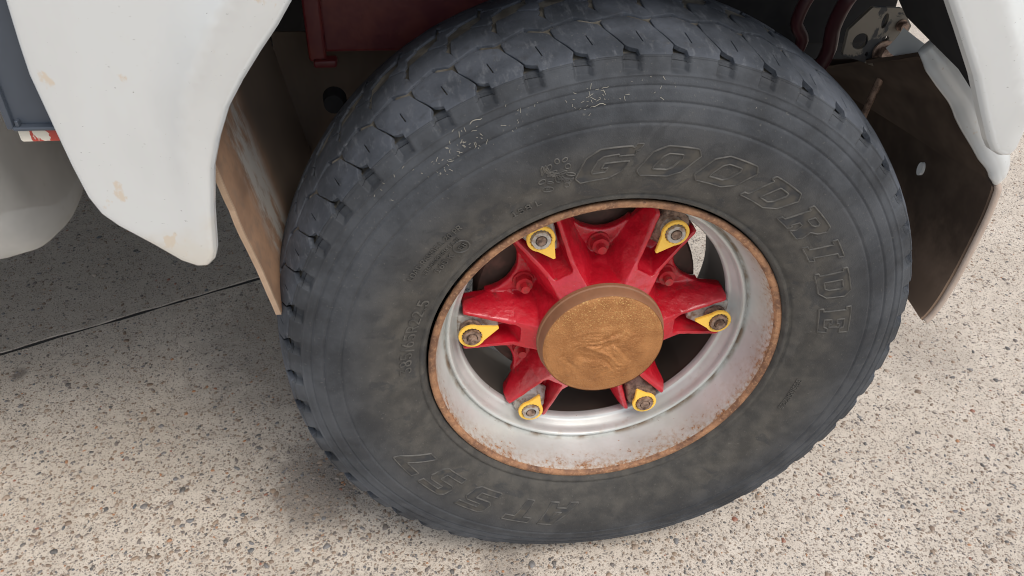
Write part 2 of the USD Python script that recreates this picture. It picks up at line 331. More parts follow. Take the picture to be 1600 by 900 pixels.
# ------------------------------------------------------------------ the setting: exposed aggregate paving
paving = UsdGeom.Xform.Define(stage, '/World/concrete_paving').GetPrim()
tag(paving, 'beige exposed aggregate concrete paving under and around the truck', 'paving', kind='structure')
J0, J1 = np.array([-1.4227, .7441]), np.array([-.7699, 1.0512])
jd = (J1 - J0) / np.linalg.norm(J1 - J0); jn = np.array([-jd[1], jd[0]])
def slab(sgn, name, mat):
    n = 260; t = np.linspace(-7, 7, n); wob = (meshkit.fbm(np.stack([t * 22, t * 0 + sgn * 5, t * 0], -1), 4, 3) - .5) * .011
    e = J0 + jd * t[:, None] + jn * (sgn * .0062 + wob)[:, None]
    far = J0 + jd * t[:, None] + jn * (sgn * 9.0)
    V = np.vstack([np.c_[e, 0 * t - .05], np.c_[e, 0 * t - .0008], np.c_[e + jn * sgn * .0012, 0 * t], np.c_[far, 0 * t]])
    F = []
    for k in range(3):
        for i in range(n - 1):
            a, b = k * n + i, k * n + i + 1; q = [[a, b, b + n], [a, b + n, a + n]]
            F += q if sgn > 0 else [x[::-1] for x in q]
    obj(name, tm(V, F), mat, '/World/concrete_paving')
slab(-1, 'slab', 'cement'); slab(1, 'slab', 'cement_far')
jc = np.vstack([np.r_[J0 + jd * a + jn * b, -.0032] for a, b in ((-7, -.03), (7, -.03), (7, .03), (-7, .03))])
obj('joint_filler', tm(jc, [[0, 1, 2], [0, 2, 3]]), 'joint_filler', '/World/concrete_paving')
protos = []
for k in range(6):
    s = trimesh.creation.icosphere(subdivisions=1, radius=1.0); v = np.array(s.vertices)
    v *= (1 + .7 * (meshkit.noise(v * 1.3 + 9.7 * k, k) - .5))[:, None]; v *= [1, [.62, .8, .55, .9, .7, .5][k], .55]
    protos.append(tm(v, s.faces))
def sees(x, y):
    d = np.stack([x, y, 0 * x], -1) - CE; z = d @ fwd
    px, py = 800 + 1165 * (d @ rt) / z, 450 - 1165 * (d @ up) / z
    return (px > -60) & (px < 1660) & (py > 0) & (py < 960), z
N = 210000
x = rng.uniform(-1.75, 2.6, N); y = rng.uniform(-.45, 2.0, N); ok, dep = sees(x, y)
hid = (np.abs(x + .03) < .30) & (y > .03) & (y < .9)
patch = meshkit.fbm(np.stack([x * 3, y * 3, 0 * x], -1), 3, 11)
ok &= ~hid & (rng.uniform(0, 1, N) < np.clip(2.3 - dep, .25, 1) * (.55 + .9 * patch))
ok &= np.abs((np.stack([x, y], -1) - J0) @ jn) > .014
x, y = x[ok], y[ok]; n = len(x)
size = np.clip(np.exp(rng.normal(math.log(.0023), .46, n)), .0013, .0090)
far_side = ((np.stack([x, y], -1) - J0) @ jn) > 0
size[far_side] *= 1.0
kind_ = rng.integers(0, 6, n); ang = rng.uniform(0, 2 * np.pi, n); zoff = -rng.uniform(.12, .42, n) * size * .5
seen, dep = sees(x, y); big = np.argsort(-(size / dep) * seen)[:300]
for i in big:
    v = np.array(protos[kind_[i]].vertices) * size[i]; ca, sa = math.cos(ang[i]), math.sin(ang[i])
    v = np.stack([v[:, 0] * ca - v[:, 1] * sa + x[i], v[:, 0] * sa + v[:, 1] * ca + y[i], v[:, 2] + zoff[i]], -1)
    obj('pebble', tm(v, protos[0].faces), 'pebble', '/World/concrete_paving', smooth=True)
rest = np.setdiff1d(np.arange(n), big)
pi = UsdGeom.PointInstancer.Define(stage, '/World/concrete_paving/aggregate_pebbles'); tag(pi.GetPrim(), kind='stuff')
for k in range(6):
    usdkit.mesh(stage, f'/World/concrete_paving/aggregate_pebbles/pebble_shape_{k + 1:03d}', protos[k], M['pebble'], smooth=True)
    pi.CreatePrototypesRel().AddTarget(f'/World/concrete_paving/aggregate_pebbles/pebble_shape_{k + 1:03d}')
pi.CreateProtoIndicesAttr(Vt.IntArray.FromNumpy(kind_[rest].astype(np.int32)))
pi.CreatePositionsAttr(Vt.Vec3fArray.FromNumpy(np.stack([x, y, zoff], -1)[rest].astype(np.float32)))
pi.CreateScalesAttr(Vt.Vec3fArray.FromNumpy(np.repeat(size[rest, None], 3, 1).astype(np.float32)))
pi.CreateOrientationsAttr(Vt.QuathArray([Gf.Quath(float(math.cos(a / 2)), 0.0, 0.0, float(math.sin(a / 2))) for a in ang[rest]]))

# ------------------------------------------------------------------ the truck
T = '/World/truck'
tag(UsdGeom.Xform.Define(stage, T).GetPrim(), 'white truck with a red spoked front wheel, white fibreglass fender and brown mud flaps', 'truck')

# ---- tyre
DX, DZ = -.003, .004
side = np.array([(.2965, .016), (.2985, .0075), (.3008, .0000), (.3035, -.0058), (.3072, -.0080), (.3104, -.0070), (.3126, -.0072), (.3150, -.0092), (.322, -.0135), (.335, -.0195), (.355, -.0265), (.375, -.0308), (.400, -.0335), (.428, -.0335), (.450, -.0305), (.475, -.0245), (.490, -.0190), (.500, -.0150), (.5085, -.0105)])
fy = PchipInterpolator(side[6:, 0], side[6:, 1])
tr_y = np.array([-.0105, .008, .028, .060, .110, .160, .210, .260, .292, .312, .3305]); tr_r = np.array([.5105, .5190, .5255, .5340, .5415, .5440, .5415, .5340, .5255, .5190, .5105])
fr = PchipInterpolator(tr_y, tr_r)
GROOVES = [(.5078, .0016, .0013, 1), (.4895, .0016, .0018, -1), (.4760, .0024, .0020, 1), (.4560, .0024, .0020, 1), (.4300, .0020, .0022, 1), (.3126, .0008, .0012, 1)]
def sid_y(r):
    y = fy(r)
    for rc, h, w, s in GROOVES: y = y + s * h * np.exp(-((r - rc) / w) ** 2)
    return y
def load(P):
    """The tyre stands on the ground: flattened below, bulging a little just above."""
    P = np.array(P, float); x, yy, z = P[..., 0] , P[..., 1], P[..., 2]
    r = np.hypot(x, z); th = np.arctan2(z, x); a = np.arctan2(x, -z)
    need = np.maximum(0, .544 - (ZC + DZ - .001) / np.maximum(np.cos(np.clip(a, -1.2, 1.2)), .3)) * (np.abs(a) < 1.2)
    soft = .0215 * np.exp(-(a / .42) ** 2)
    dl = np.maximum(need, soft) * np.clip((r - .305) / .235, 0, 1) ** 1.3
    k = (r - dl) / np.maximum(r, 1e-9)
    bul = -.007 * np.exp(-(a / .45) ** 2) * np.clip(1 - ((r - .43) / .1) ** 2, 0, 1) * (yy < .16)
    return np.stack([x * k + DX, yy + bul, np.maximum(z * k + DZ, -ZC + .0008)], -1)
PITCH = 2 * np.pi / 50; NOTCH0 = math.radians(114.1)
rs = np.r_[side[:6, 0], np.linspace(.3108, .3160, 7), np.linspace(.319, .424, 26), np.linspace(.4255, .4345, 9), np.linspace(.438, .4515, 5), np.linspace(.453, .460, 7), np.linspace(.463, .472, 4), np.linspace(.4735, .4790, 6), np.linspace(.482, .4855, 3), np.linspace(.487, .4945, 11), np.linspace(.4955, .5095, 16)]
ys = np.where(rs <= .3072, np.interp(rs, side[:6, 0], side[:6, 1]), sid_y(np.maximum(rs, .3080)))
ty = np.r_[np.linspace(-.0095, .02, 14), np.linspace(.024, .296, 40), np.linspace(.30, .3295, 14)]
prof = np.vstack([np.c_[rs, ys], [(.5105, -.0080), (.5112, -.0020)], np.c_[fr(ty[4:-4]) - .0045, ty[4:-4]], np.c_[np.linspace(.508, .43, 14), .32 - fy(np.linspace(.508, .43, 14))], np.c_[np.linspace(.42, .302, 14), .32 - fy(np.maximum(np.linspace(.42, .302, 14), .311))], [(.300, .306)]])
nseg = 1200
th = np.arange(nseg) / nseg * 2 * np.pi; k = len(prof)
rr = np.repeat(prof[None, :, 0], nseg, 0); yy = np.repeat(prof[None, :, 1], nseg, 0); TH = np.repeat(th[:, None], k, 1)
da = (TH - NOTCH0 + PITCH / 2) % PITCH - PITCH / 2
front = yy < .1
hw = .0120 / .505
def sst(x, a, b): t = np.clip((x - a) / (b - a), 0, 1); return t * t * (3 - 2 * t)
nm = sst(np.abs(da), hw * 1.05, hw * .80) * sst(rr, .4900, .4935) * np.where(front & (rr > .49), 1, 0)
rr = rr - .0035 * nm * (rr > .503); yy = yy + (.0090 + .004 * sst(rr, .497, .51)) * nm * (1 - .35 * np.clip(-da / hw, -1, 1))
# fine irregularity
P0 = np.stack([rr * np.cos(TH), yy, rr * np.sin(TH)], -1)
nz = (meshkit.fbm(P0 * 26, 3, 5) - .5) * .0012
P0[..., 1] -= nz * (rr > .31)
P = load(P0).reshape(-1, 3); P[:, 2] += ZC
i = np.arange(nseg)[:, None]; j = np.arange(k - 1)[None]
a_, b_, c_, d_ = i * k + j, i * k + j + 1, ((i + 1) % nseg) * k + j + 1, ((i + 1) % nseg) * k + j
F = np.concatenate([np.stack([a_, c_, b_], -1).reshape(-1, 3), np.stack([a_, d_, c_], -1).reshape(-1, 3)])
tyre = obj('tyre', tm(P, F[:, ::-1]), 'tyre_rubber', T, smooth=True)

D = math.radians
# outline of each block of one pitch in (degrees, y); the notch at 114.1 begins the pitch
def poly_deg(pts): return [(D(a - 110.5) * .53, y) for a, y in pts]
P360 = 7.2
S1 = [(113.05, -.0085), (108.0, -.0085), (107.9, .0005), (107.5, .0085), (108.6, .028), (109.4, .0425), (110.05, .0560), (113.2, .0730), (117.05, .0650), (116.75, .0425), (115.8, .028), (114.7, .0085), (113.9, .0035), (113.15, .0010)]
R1 = [(113.1, .0815), (110.7, .0670), (109.75, .0690), (109.1 - .2, .0720), (109.55, .0935), (110.6 - .2, .1085), (109.8, .1240), (113.5 - .6, .1420), (116.6, .1310), (116.8, .1130), (116.95, .0945), (116.6, .0690)]
R2h = [(113.1 + .4, .1450), (110.2, .1290), (109.6, .1380), (109.6, .1600)]
R2 = R2h + [(221 - a, .32 - y) for a, y in R2h]
def block_poly(pts, grow):
    q = Polygon(poly_deg(pts)).buffer(0).buffer(-grow - .002, join_style=1).buffer(.002, quad_segs=3)
    return max(q.geoms, key=lambda z: z.area) if hasattr(q, 'geoms') else q
s1 = block_poly(S1, .0011)
slot = LineString(poly_deg([(112.45, .037), (111.95, .015)])).buffer(.0009, cap_style=2)
s1 = s1.difference(slot)
rows = [(s1, False), (block_poly(R1, .0010), False), (block_poly(R2, .0010), False), (block_poly(R1, .0010), True), (s1, True)]
def block_mesh(poly, flip):
    pts, tri, loops = fill(poly, .011, rings=(.0012,), edge=.006)
    nb = sum(k for _, k in loops); n = len(pts)
    d = np.array([poly.boundary.distance(Point(p)) for p in pts])
    return pts, tri, loops, np.where(d < 1e-6, -.0011, 0.0)
for poly, flip in rows:
    pts, tri, loops, drop = block_mesh(poly, flip); n = len(pts)
    bi = np.concatenate([np.arange(s, s + k) for s, k in loops])
    low = np.full(n, -1); low[bi] = n + np.arange(len(bi))
    W = []
    for s, kk in loops:
        for q in range(kk):
            p1, p2 = s + q, s + (q + 1) % kk; W += [[p1, low[p1], low[p2]], [p1, low[p2], p2]]
    Fb = np.vstack([tri, np.array(W)])
    for kpitch in range(50):
        ang0 = D(110.5) + kpitch * PITCH
        s_, y_ = pts[:, 0], pts[:, 1]
        if flip: s_, y_ = -s_, .32 - y_
        A = ang0 + s_ / .53
        R = fr(np.clip(y_, -.0104, .3304)) + drop - .0008 * meshkit.noise(np.stack([A * 30, y_ * 40, 0 * A], -1), 4)
        Rl = R[bi] - .0060; yl = y_[bi] + np.where(y_[bi] < .02, .004, 0) - np.where(y_[bi] > .30, .004, 0)
        V = np.vstack([np.stack([R * np.cos(A), y_, R * np.sin(A)], -1), np.stack([Rl * np.cos(A[bi]), yl, Rl * np.sin(A[bi])], -1)])
        V = load(V); V[:, 2] += ZC
        obj('tread_block', tm(V, Fb[:, ::-1]), 'tread_rubber', tyre, smooth=35)

# ---- lettering on the sidewall: raised outlines
def stroke(paths, w=.30):
    return ops.unary_union([LineString(p).buffer(w / 2, join_style=2, cap_style=2, mitre_limit=4) for p in paths])
def rnd(p, r=.06): return p.buffer(-r).buffer(2 * r, quad_segs=4).buffer(-r)
def serif(xs, y, w=.5): return [sbox(x - w / 2, y - .09, x + w / 2, y + .09) for x in xs]
def glyph(ch):
    o = Polygon([(.22, 0), (.95, 0), (1.17, .2), (1.17, .8), (.95, 1), (.22, 1), (0, .8), (0, .2)])
    if ch == 'O':
        return rnd(o).difference(Polygon([(.40, .26), (.74, .26), (.80, .34), (.80, .66), (.74, .74), (.43, .74), (.37, .66), (.37, .34)]).buffer(.03))
    if ch == 'G':
        q = rnd(o).difference(Polygon([(.42, .26), (.72, .26), (.72, .36), (.55, .36), (.55, .55), (1.3, .55), (1.3, .70), (.80, .70), (.76, .76), (.43, .74), (.36, .66), (.36, .34)]).buffer(.02))
        return ops.unary_union([q, sbox(1.02, .86, 1.17, 1.06)])
    if ch == 'D':
        q = Polygon([(.0, 0), (.92, 0), (1.15, .22), (1.15, .78), (.92, 1), (0, 1), (0, .86), (.12, .86), (.12, .14), (0, .14)])
        return rnd(q, .03).difference(Polygon([(.46, .24), (.74, .24), (.80, .34), (.80, .66), (.74, .76), (.46, .76)]).buffer(.02))
    if ch == 'R':
        q = Polygon([(0, 0), (.56, 0), (.56, .14), (.46, .14), (.46, .38), (.60, .38), (.74, .14), (.70, 0), (1.15, 0), (1.15, .16), (.98, .44), (1.12, .58), (1.12, .84), (.96, 1), (0, 1), (0, .86), (.12, .86), (.12, .14), (0, .14)])
        return rnd(q, .02).difference(Polygon([(.46, .60), (.72, .60), (.78, .66), (.78, .74), (.72, .80), (.46, .80)]).buffer(.01))
    if ch == 'I':
        return ops.unary_union([sbox(.14, 0, .50, 1), sbox(0, 0, .64, .15), sbox(0, .85, .64, 1)])
    if ch == 'E':
        q = Polygon([(0, 0), (1.02, 0), (1.02, .30), (.86, .30), (.80, .18), (.48, .18), (.48, .42), (.66, .42), (.66, .34), (.80, .34), (.80, .66), (.66, .66), (.66, .58), (.48, .58), (.48, .82), (.80, .82), (.86, .70), (1.02, .70), (1.02, 1), (0, 1), (0, .86), (.12, .86), (.12, .14), (0, .14)])
        return q
    if ch == 'A':
        return Polygon([(0, 0), (.34, 0), (.42, .22), (.80, .22), (.80, 0), (1.12, 0), (1.12, 1), (.62, 1)]).difference(Polygon([(.52, .40), (.80, .40), (.80, .74)]))
    if ch == 'T':
        return Polygon([(.34, 0), (.66, 0), (.66, .76), (1.02, .76), (1.02, 1), (0, 1), (0, .76), (.34, .76)])
    if ch == '5':
        return Polygon([(0, 0), (.86, 0), (1.0, .14), (1.0, .52), (.86, .64), (.34, .64), (.34, .80), (1.0, .80), (1.0, 1), (.12, 1), (0, .88), (0, .58), (.12, .45), (.66, .45), (.66, .20), (0, .20)])
    if ch == '7':
        return Polygon([(0, 1), (1.0, 1), (1.0, .78), (.60, 0), (.22, 0), (.62, .76), (0, .76)])
def to_sidewall(m, th_c, r0, w):
    """Map a flat mesh (x along, y up, z out of the face) to the sidewall, reading clockwise, centred on th_c."""
    v = np.array(m.vertices); r = r0 + v[:, 1]; A = th_c - (v[:, 0] - w / 2) / (r0 + .024)
    q = np.stack([r * np.cos(A), sid_y(np.maximum(r, .3115)) - v[:, 2], r * np.sin(A)], -1)
    q = load(q); q[:, 2] += ZC
    t = tm(q, np.array(m.faces)[:, ::-1]); return t
def ridge(line, w=.0011, h=.0019):
    """A low rounded rib along a flat closed line."""
    out = []
    for L in getattr(line, 'geoms', [line]):
        L = LineString(L.coords); n = max(6, int(L.length / .004)); cs = list(L.coords)[:-1]
        d = np.unique(np.round(np.r_[np.linspace(0, L.length, n, endpoint=False), [L.project(Point(c)) for c in cs]], 6)); d = d[np.r_[True, np.diff(d) > .0004]]
        p = np.array([L.interpolate(t).coords[0] for t in d]); n = len(p)
        t = np.roll(p, -1, 0) - np.roll(p, 1, 0); t /= np.maximum(np.linalg.norm(t, axis=1), 1e-9)[:, None]; nn = np.stack([-t[:, 1], t[:, 0]], 1)
        V = np.concatenate([np.c_[p + nn * a * w, np.full(n, b * h)] for a, b in ((1.4, -.3), (.55, .85), (-.55, .85), (-1.4, -.3))]); F = []
        for q in range(3):
            i0 = np.arange(n); i1 = (i0 + 1) % n
            F += [np.stack([q * n + i0, (q + 1) * n + i0, (q + 1) * n + i1], 1), np.stack([q * n + i0, (q + 1) * n + i1, q * n + i1], 1)]
        m = tm(V, np.vstack(F))
        if m.face_normals[:, 2].sum() < 0: m = tm(V, np.vstack(F)[:, ::-1])
        out.append(m)
    return cat(*out)
def letter(ch, th_deg, r0, h, w, slant):
    gl = glyph(ch); b = gl.bounds
    gl = affinity.affine_transform(gl, [w / (b[2] - b[0]), slant * h, 0, h, 0, 0])
    line = gl.boundary.simplify(.0002)
    wid = gl.bounds[2] + gl.bounds[0]
    for gq in getattr(gl, 'geoms', [gl]):
        p_, t_, _ = fill(gq, .006, edge=.003); obj('letter_face', to_sidewall(tm(np.c_[p_, np.full(len(p_), .0005)], t_), D(th_deg), r0, wid), 'letter_face', tyre, smooth=True)
    obj('raised_letter', to_sidewall(ridge(line), D(th_deg), r0, wid), 'letter_rubber', tyre, smooth=True, label=None)
for ch, a, w, s in zip('GOODRIDE', (96.8, 84.0, 70.6, 57.6, 45.2, 34.6, 23.6, 11.6), (.066, .066, .068, .062, .058, .034, .056, .052), (.62, .6, .56, .5, .40, .30, .12, .05)):
    letter(ch, a, .3500, .0485, w, s)
for ch, a, w in zip('AT557', (-99.6, -111.8, -125.2, -138.6, -150.6), (.058, .050, .056, .056, .054)):
    letter(ch, a, .3470, .0530, w, .30)
def small_text(txt, th_deg, r0, h, squash=1.0, label=None):
    m = meshkit.text_mesh(txt, h, .0019); v = np.array(m.vertices); v[:, 0] *= squash; v[:, 2] -= .0003; m = tm(v, m.faces)
    m = tm(*trimesh.remesh.subdivide_to_size(m.vertices, m.faces, .006))
    obj('small_lettering', to_sidewall(m, D(th_deg), r0, v[:, 0].max()), 'letter_rubber', tyre, smooth=35, label=label)
small_text('385/65R22.5', 166.0, .3225, .0185, .98, 'raised tyre size 385/65R22.5 beside the rim')
small_text('LOAD RANGE L 20 PR', 139.2, .3690, .0085, 1.0, 'small raised load range text')
small_text('160 K', 140.5, .3400, .0105, 1.0)
small_text('158 L', 116.5, .3330, .0105, 1.25)
small_text('STANDARD RIM 11.75', 139.0, .3560, .0065, .85)
small_text('385/65R22.5', -15.6, .3460, .0090, .95)
E8 = Point(.0145, .0085).buffer(.0120, quad_segs=10)
t8 = meshkit.text_mesh('E8', .0085, .0018); v8 = np.array(t8.vertices); v8[:, 0] += .0085; v8[:, 1] += .0042
obj('approval_mark', to_sidewall(cat(ridge(E8.boundary), tm(v8, t8.faces)), D(134.3), .3355, .029), 'letter_rubber', tyre, smooth=True)
els = [((.010, .006), .011, .007, -20), ((.006, .022), .007, .005, 10), ((.028, .018), .006, .010, 5), ((.022, .030), .010, .004, 15), ((.044, .034), .005, .006, 0), ((.046, .020), .009, .004, -25), ((.040, .010), .007, .005, -40), ((.020, .040), .007, .005, 50), ((.032, .046), .004, .006, 0), ((.036, .026), .008, .003, 10), ((.016, .016), .006, .003, -30), ((.038, .003), .005, .006, 0), ((.042, .045), .005, .004, 30)]
em = cat(*[ridge(affinity.translate(affinity.rotate(affinity.scale(Point(0, 0).buffer(1, quad_segs=8), a * .72, b * .62), an), *c).boundary, .0008, .0011) for c, a, b, an in els + [((.010 + .034 * (q * .618 % 1), .008 + .034 * (q * .381 % 1)), .0045 + .003 * (q % 3), .0022, 47 * q) for q in range(14)]])
obj('raised_emblem', to_sidewall(em, D(107.8), .3500, .05), 'letter_rubber', tyre, smooth=True, label='raised emblem of small overlapping ovals before the tyre lettering')

# ---- rim
rimp = [(.2860, .0065), (.2842, .0120), (.2828, .0200), (.2812, .0300), (.2792, .0420), (.2765, .0540), (.2738, .0650), (.2718, .0720), (.2704, .0762), (.2692, .0780), (.2680, .0780), (.2669, .0764), (.2658, .0742), (.2640, .0727), (.2620, .0725), (.2602, .0734), (.2588, .0755), (.2580, .0790), (.2576, .0840), (.2568, .0885), (.2546, .0916), (.2505, .0990), (.2486, .1016), (.2468, .1027), (.2450, .1038), (.2434, .1066), (.2428, .1100), (.2428, .1160), (.2442, .1190), (.2480, .1210), (.2520, .1270), (.2540, .1600), (.2550, .2300), (.2600, .2700), (.2720, .2950), (.2900, .3120), (.2990, .3180), (.3010, .3100), (.2760, .2900), (.2640, .2650), (.2600, .2300), (.2590, .1600), (.2610, .1300), (.2720, .1000), (.2815, .0500), (.2890, .0220)]
fl = [(.2860, .0065), (.2868, .0040), (.2882, .0018), (.2902, .0004), (.2925, -.0002), (.2950, .0000), (.2970, .0010), (.2982, .0026), (.2985, .0045), (.2980, .0085), (.2960, .0110), (.2920, .0150), (.2890, .0220)]
rm = up_z(revolve(rimp, 256)); rm.invert() if rm.face_normals[np.argmin(np.abs(rm.triangles_center[:, 1] - .02) + np.abs(rm.triangles_center[:, 2] - ZC + .283) + np.abs(rm.triangles_center[:, 0]))][2] < 0 else None
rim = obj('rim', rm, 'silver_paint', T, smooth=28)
fm = revolve(fl, 256); v = np.array(fm.vertices); v += .0005 * (meshkit.fbm(v * 60, 3, 2)[:, None] - .5) * [1, 1, 1]; fm = up_z(tm(v, fm.faces))
fm.invert() if fm.face_normals[np.argmin(fm.triangles_center[:, 1])][1] > 0 else None
obj('rim_flange', fm, 'rust', rim, smooth=40, label='rusty brown flange of the silver rim')
valve = tube(smooth_path([(-.205, .080, -.160), (-.207, .060, -.161), (-.205, .045, -.159)], 8), .004)

# ---- spoke hub
PH = 1.04767
def arm_pt(i, u, v, y): a = PH + i * math.pi / 3; return [u * math.cos(a) - v * math.sin(a), y, u * math.sin(a) + v * math.cos(a)]
def sec(i, u, fv, fy_, rv, ry, bv, by): return [arm_pt(i, u, s * v, y) for s in (-1, 1) for v, y in ((fv, fy_), (rv, ry), (bv, by))]
Hl = lambda pts: m3.Manifold.hull_points(np.array(pts, float))
tomf = lambda m: m3.Manifold(m3.Mesh(np.asarray(m.vertices, np.float32), np.asarray(m.faces, np.uint32)))
def solid_rev(prof, n=96):
    m = revolve(prof, n, closed=True); m.merge_vertices(); m.update_faces(m.nondegenerate_faces()); m.fix_normals()
    if m.volume < 0: m.invert()
    return tomf(m)
hub = solid_rev([(.02, .050), (.104, .050), (.107, .0550), (.110, .068), (.112, .085), (.116, .110), (.124, .130), (.130, .150), (.02, .150)])
web = solid_rev([(.08, .1345), (.196, .1345), (.2, .1385), (.2, .153), (.08, .153)])
cyl = lambda x, z, r, y0, y1: m3.Manifold.cylinder(y1 - y0, r, r, 64).rotate([-90, 0, 0]).translate([x, y0, z])
for i in range(6):
    a = PH + (i + .5) * math.pi / 3
    c = cyl(.236 * math.cos(a), .236 * math.sin(a), .0665, .10, .2)
    web = web - c
sp = hub + web
for i in range(6):
    A1, A2, A3 = sec(i, .095, .0250, .054, .0440, .106, .058, .150), sec(i, .150, .0255, .0790, .0425, .112, .055, .148), sec(i, .2345, .0415, .0930, .0490, .115, .0455, .143)
    sp = sp + Hl(A1 + A2) + Hl(A2 + A3)
for i in range(6):
    ch = Hl([arm_pt(i, u, s * v, y) for s in (-1, 1) for u, v, y in ((.137, .0165, .05), (.137, .0165, .079), (.26, .0425, .05), (.152, .0150, .112), (.160, .0145, .127), (.26, .0370, .127), (.26, .0405, .10))])
    sp = sp - ch
sp = sp.refine_to_length(.005)
mv, mf, _ = meshkit.arrays(sp); sm = trimesh.Trimesh(mv, mf, process=True)
trimesh.smoothing.filter_taubin(sm, lamb=.5, nu=.53, iterations=7)
v = np.array(sm.vertices); v += np.array(sm.vertex_normals) * ((meshkit.fbm(v * 70, 3, 8) - .5) * .0022)[:, None]
hubp = obj('spoke_hub', up_z(tm(v, sm.faces)), 'red_paint', T, smooth=50, label='red painted cast hub with six forked spokes')
def hexn(r, h, ch=.0015):
    c = m3.CrossSection([[(r * math.cos(k * math.pi / 3), r * math.sin(k * math.pi / 3)) for k in range(6)]])
    b = m3.Manifold.extrude(c, h); cone = m3.Manifold.cylinder(h + r, r * 1.02 + h + 0, .0, 32) if 0 else m3.Manifold.cylinder(h, r * 1.10, r * .90, 40)
    return b ^ cone
def place(m, x, y, z, rot=0.0):
    """A piece built along +z is turned to face outward (-y)."""
    return tm(*meshkit.arrays(m.rotate([0, 0, rot]).rotate([90, 0, 0]).translate([x, y, z + ZC]))[:2])
for i in range(6):
    a = PH + (i + .5) * math.pi / 3; x_, z_ = .1465 * math.cos(a), .1465 * math.sin(a)
    ws = m3.Manifold.cylinder(.004, .0195, .0185, 36); nt = hexn(.0160, .0135).translate([0, 0, .004]); st = m3.Manifold.cylinder(.031, .0080, .0074, 24)
    obj('hub_bolt', place(ws + nt + st, x_, .1345, z_, rng.uniform(0, 60)), 'red_bolt', hubp, smooth=35)

# ---- hub cap: crumpled front face
n = 120; V = []; F = []
nr = 44; rads = np.r_[0, np.linspace(.0025, .1025, nr - 3), .1045, .1052]
th = np.arange(n) / n * 2 * np.pi
for q, r_ in enumerate(rads):
    for t in th: V.append((r_ * math.cos(t), 0, r_ * math.sin(t)))
V = np.array(V); rad = np.hypot(V[:, 0], V[:, 2])
crum = (meshkit.fbm(V * [26, 1, 38] + 3.3 + 2.2 * np.stack([meshkit.noise(V * 22 + 8, 7), 0 * rad, meshkit.noise(V * 25 + 2, 9)], -1), 4, 21) - .5)
crum = np.abs(crum) * -1.6 + .25
zone = np.clip(1 - ((V[:, 0] + .002) / .082) ** 2 - ((V[:, 2] + .018) / .062) ** 2, 0, 1) ** .6
V[:, 1] = .031 - crum * .0085 * zone * 3.0 - (meshkit.fbm(V * 90, 2, 3) - .5) * .0007 + .0026 * np.clip((rad - .0965) / .0087, 0, 1) ** 2 - .0035 * np.cos(np.clip(rad / .105, 0, 1) * np.pi / 2)
V[:n] = V[:n].mean(0)
nq = len(rads)
for q in range(nq - 1):
    for t in range(n):
        a_, b_ = q * n + t, q * n + (t + 1) % n; F += [[a_, b_, b_ + n], [a_, b_ + n, a_ + n]]
face = tm(V, F); 
if face.face_normals[:, 1].mean() > 0: face.invert()
capb = revolve([(.1050, .0325), (.1062, .0350), (.1078, .0430), (.1092, .0520), (.1115, .0535), (.1118, .0600), (.1050, .0620)], 120)
if (capb.face_normals * (capb.triangles_center * [1, 0, 1])).sum() < 0: capb.invert()
cap = obj('hub_cap', up_z(capb), 'brown_paint', T, smooth=30, label='round bronze painted hub cap with a crumpled face')
obj('cap_face', up_z(face), 'gold_paint', cap, smooth=True, label='glittery bronze crumpled front of the hub cap')

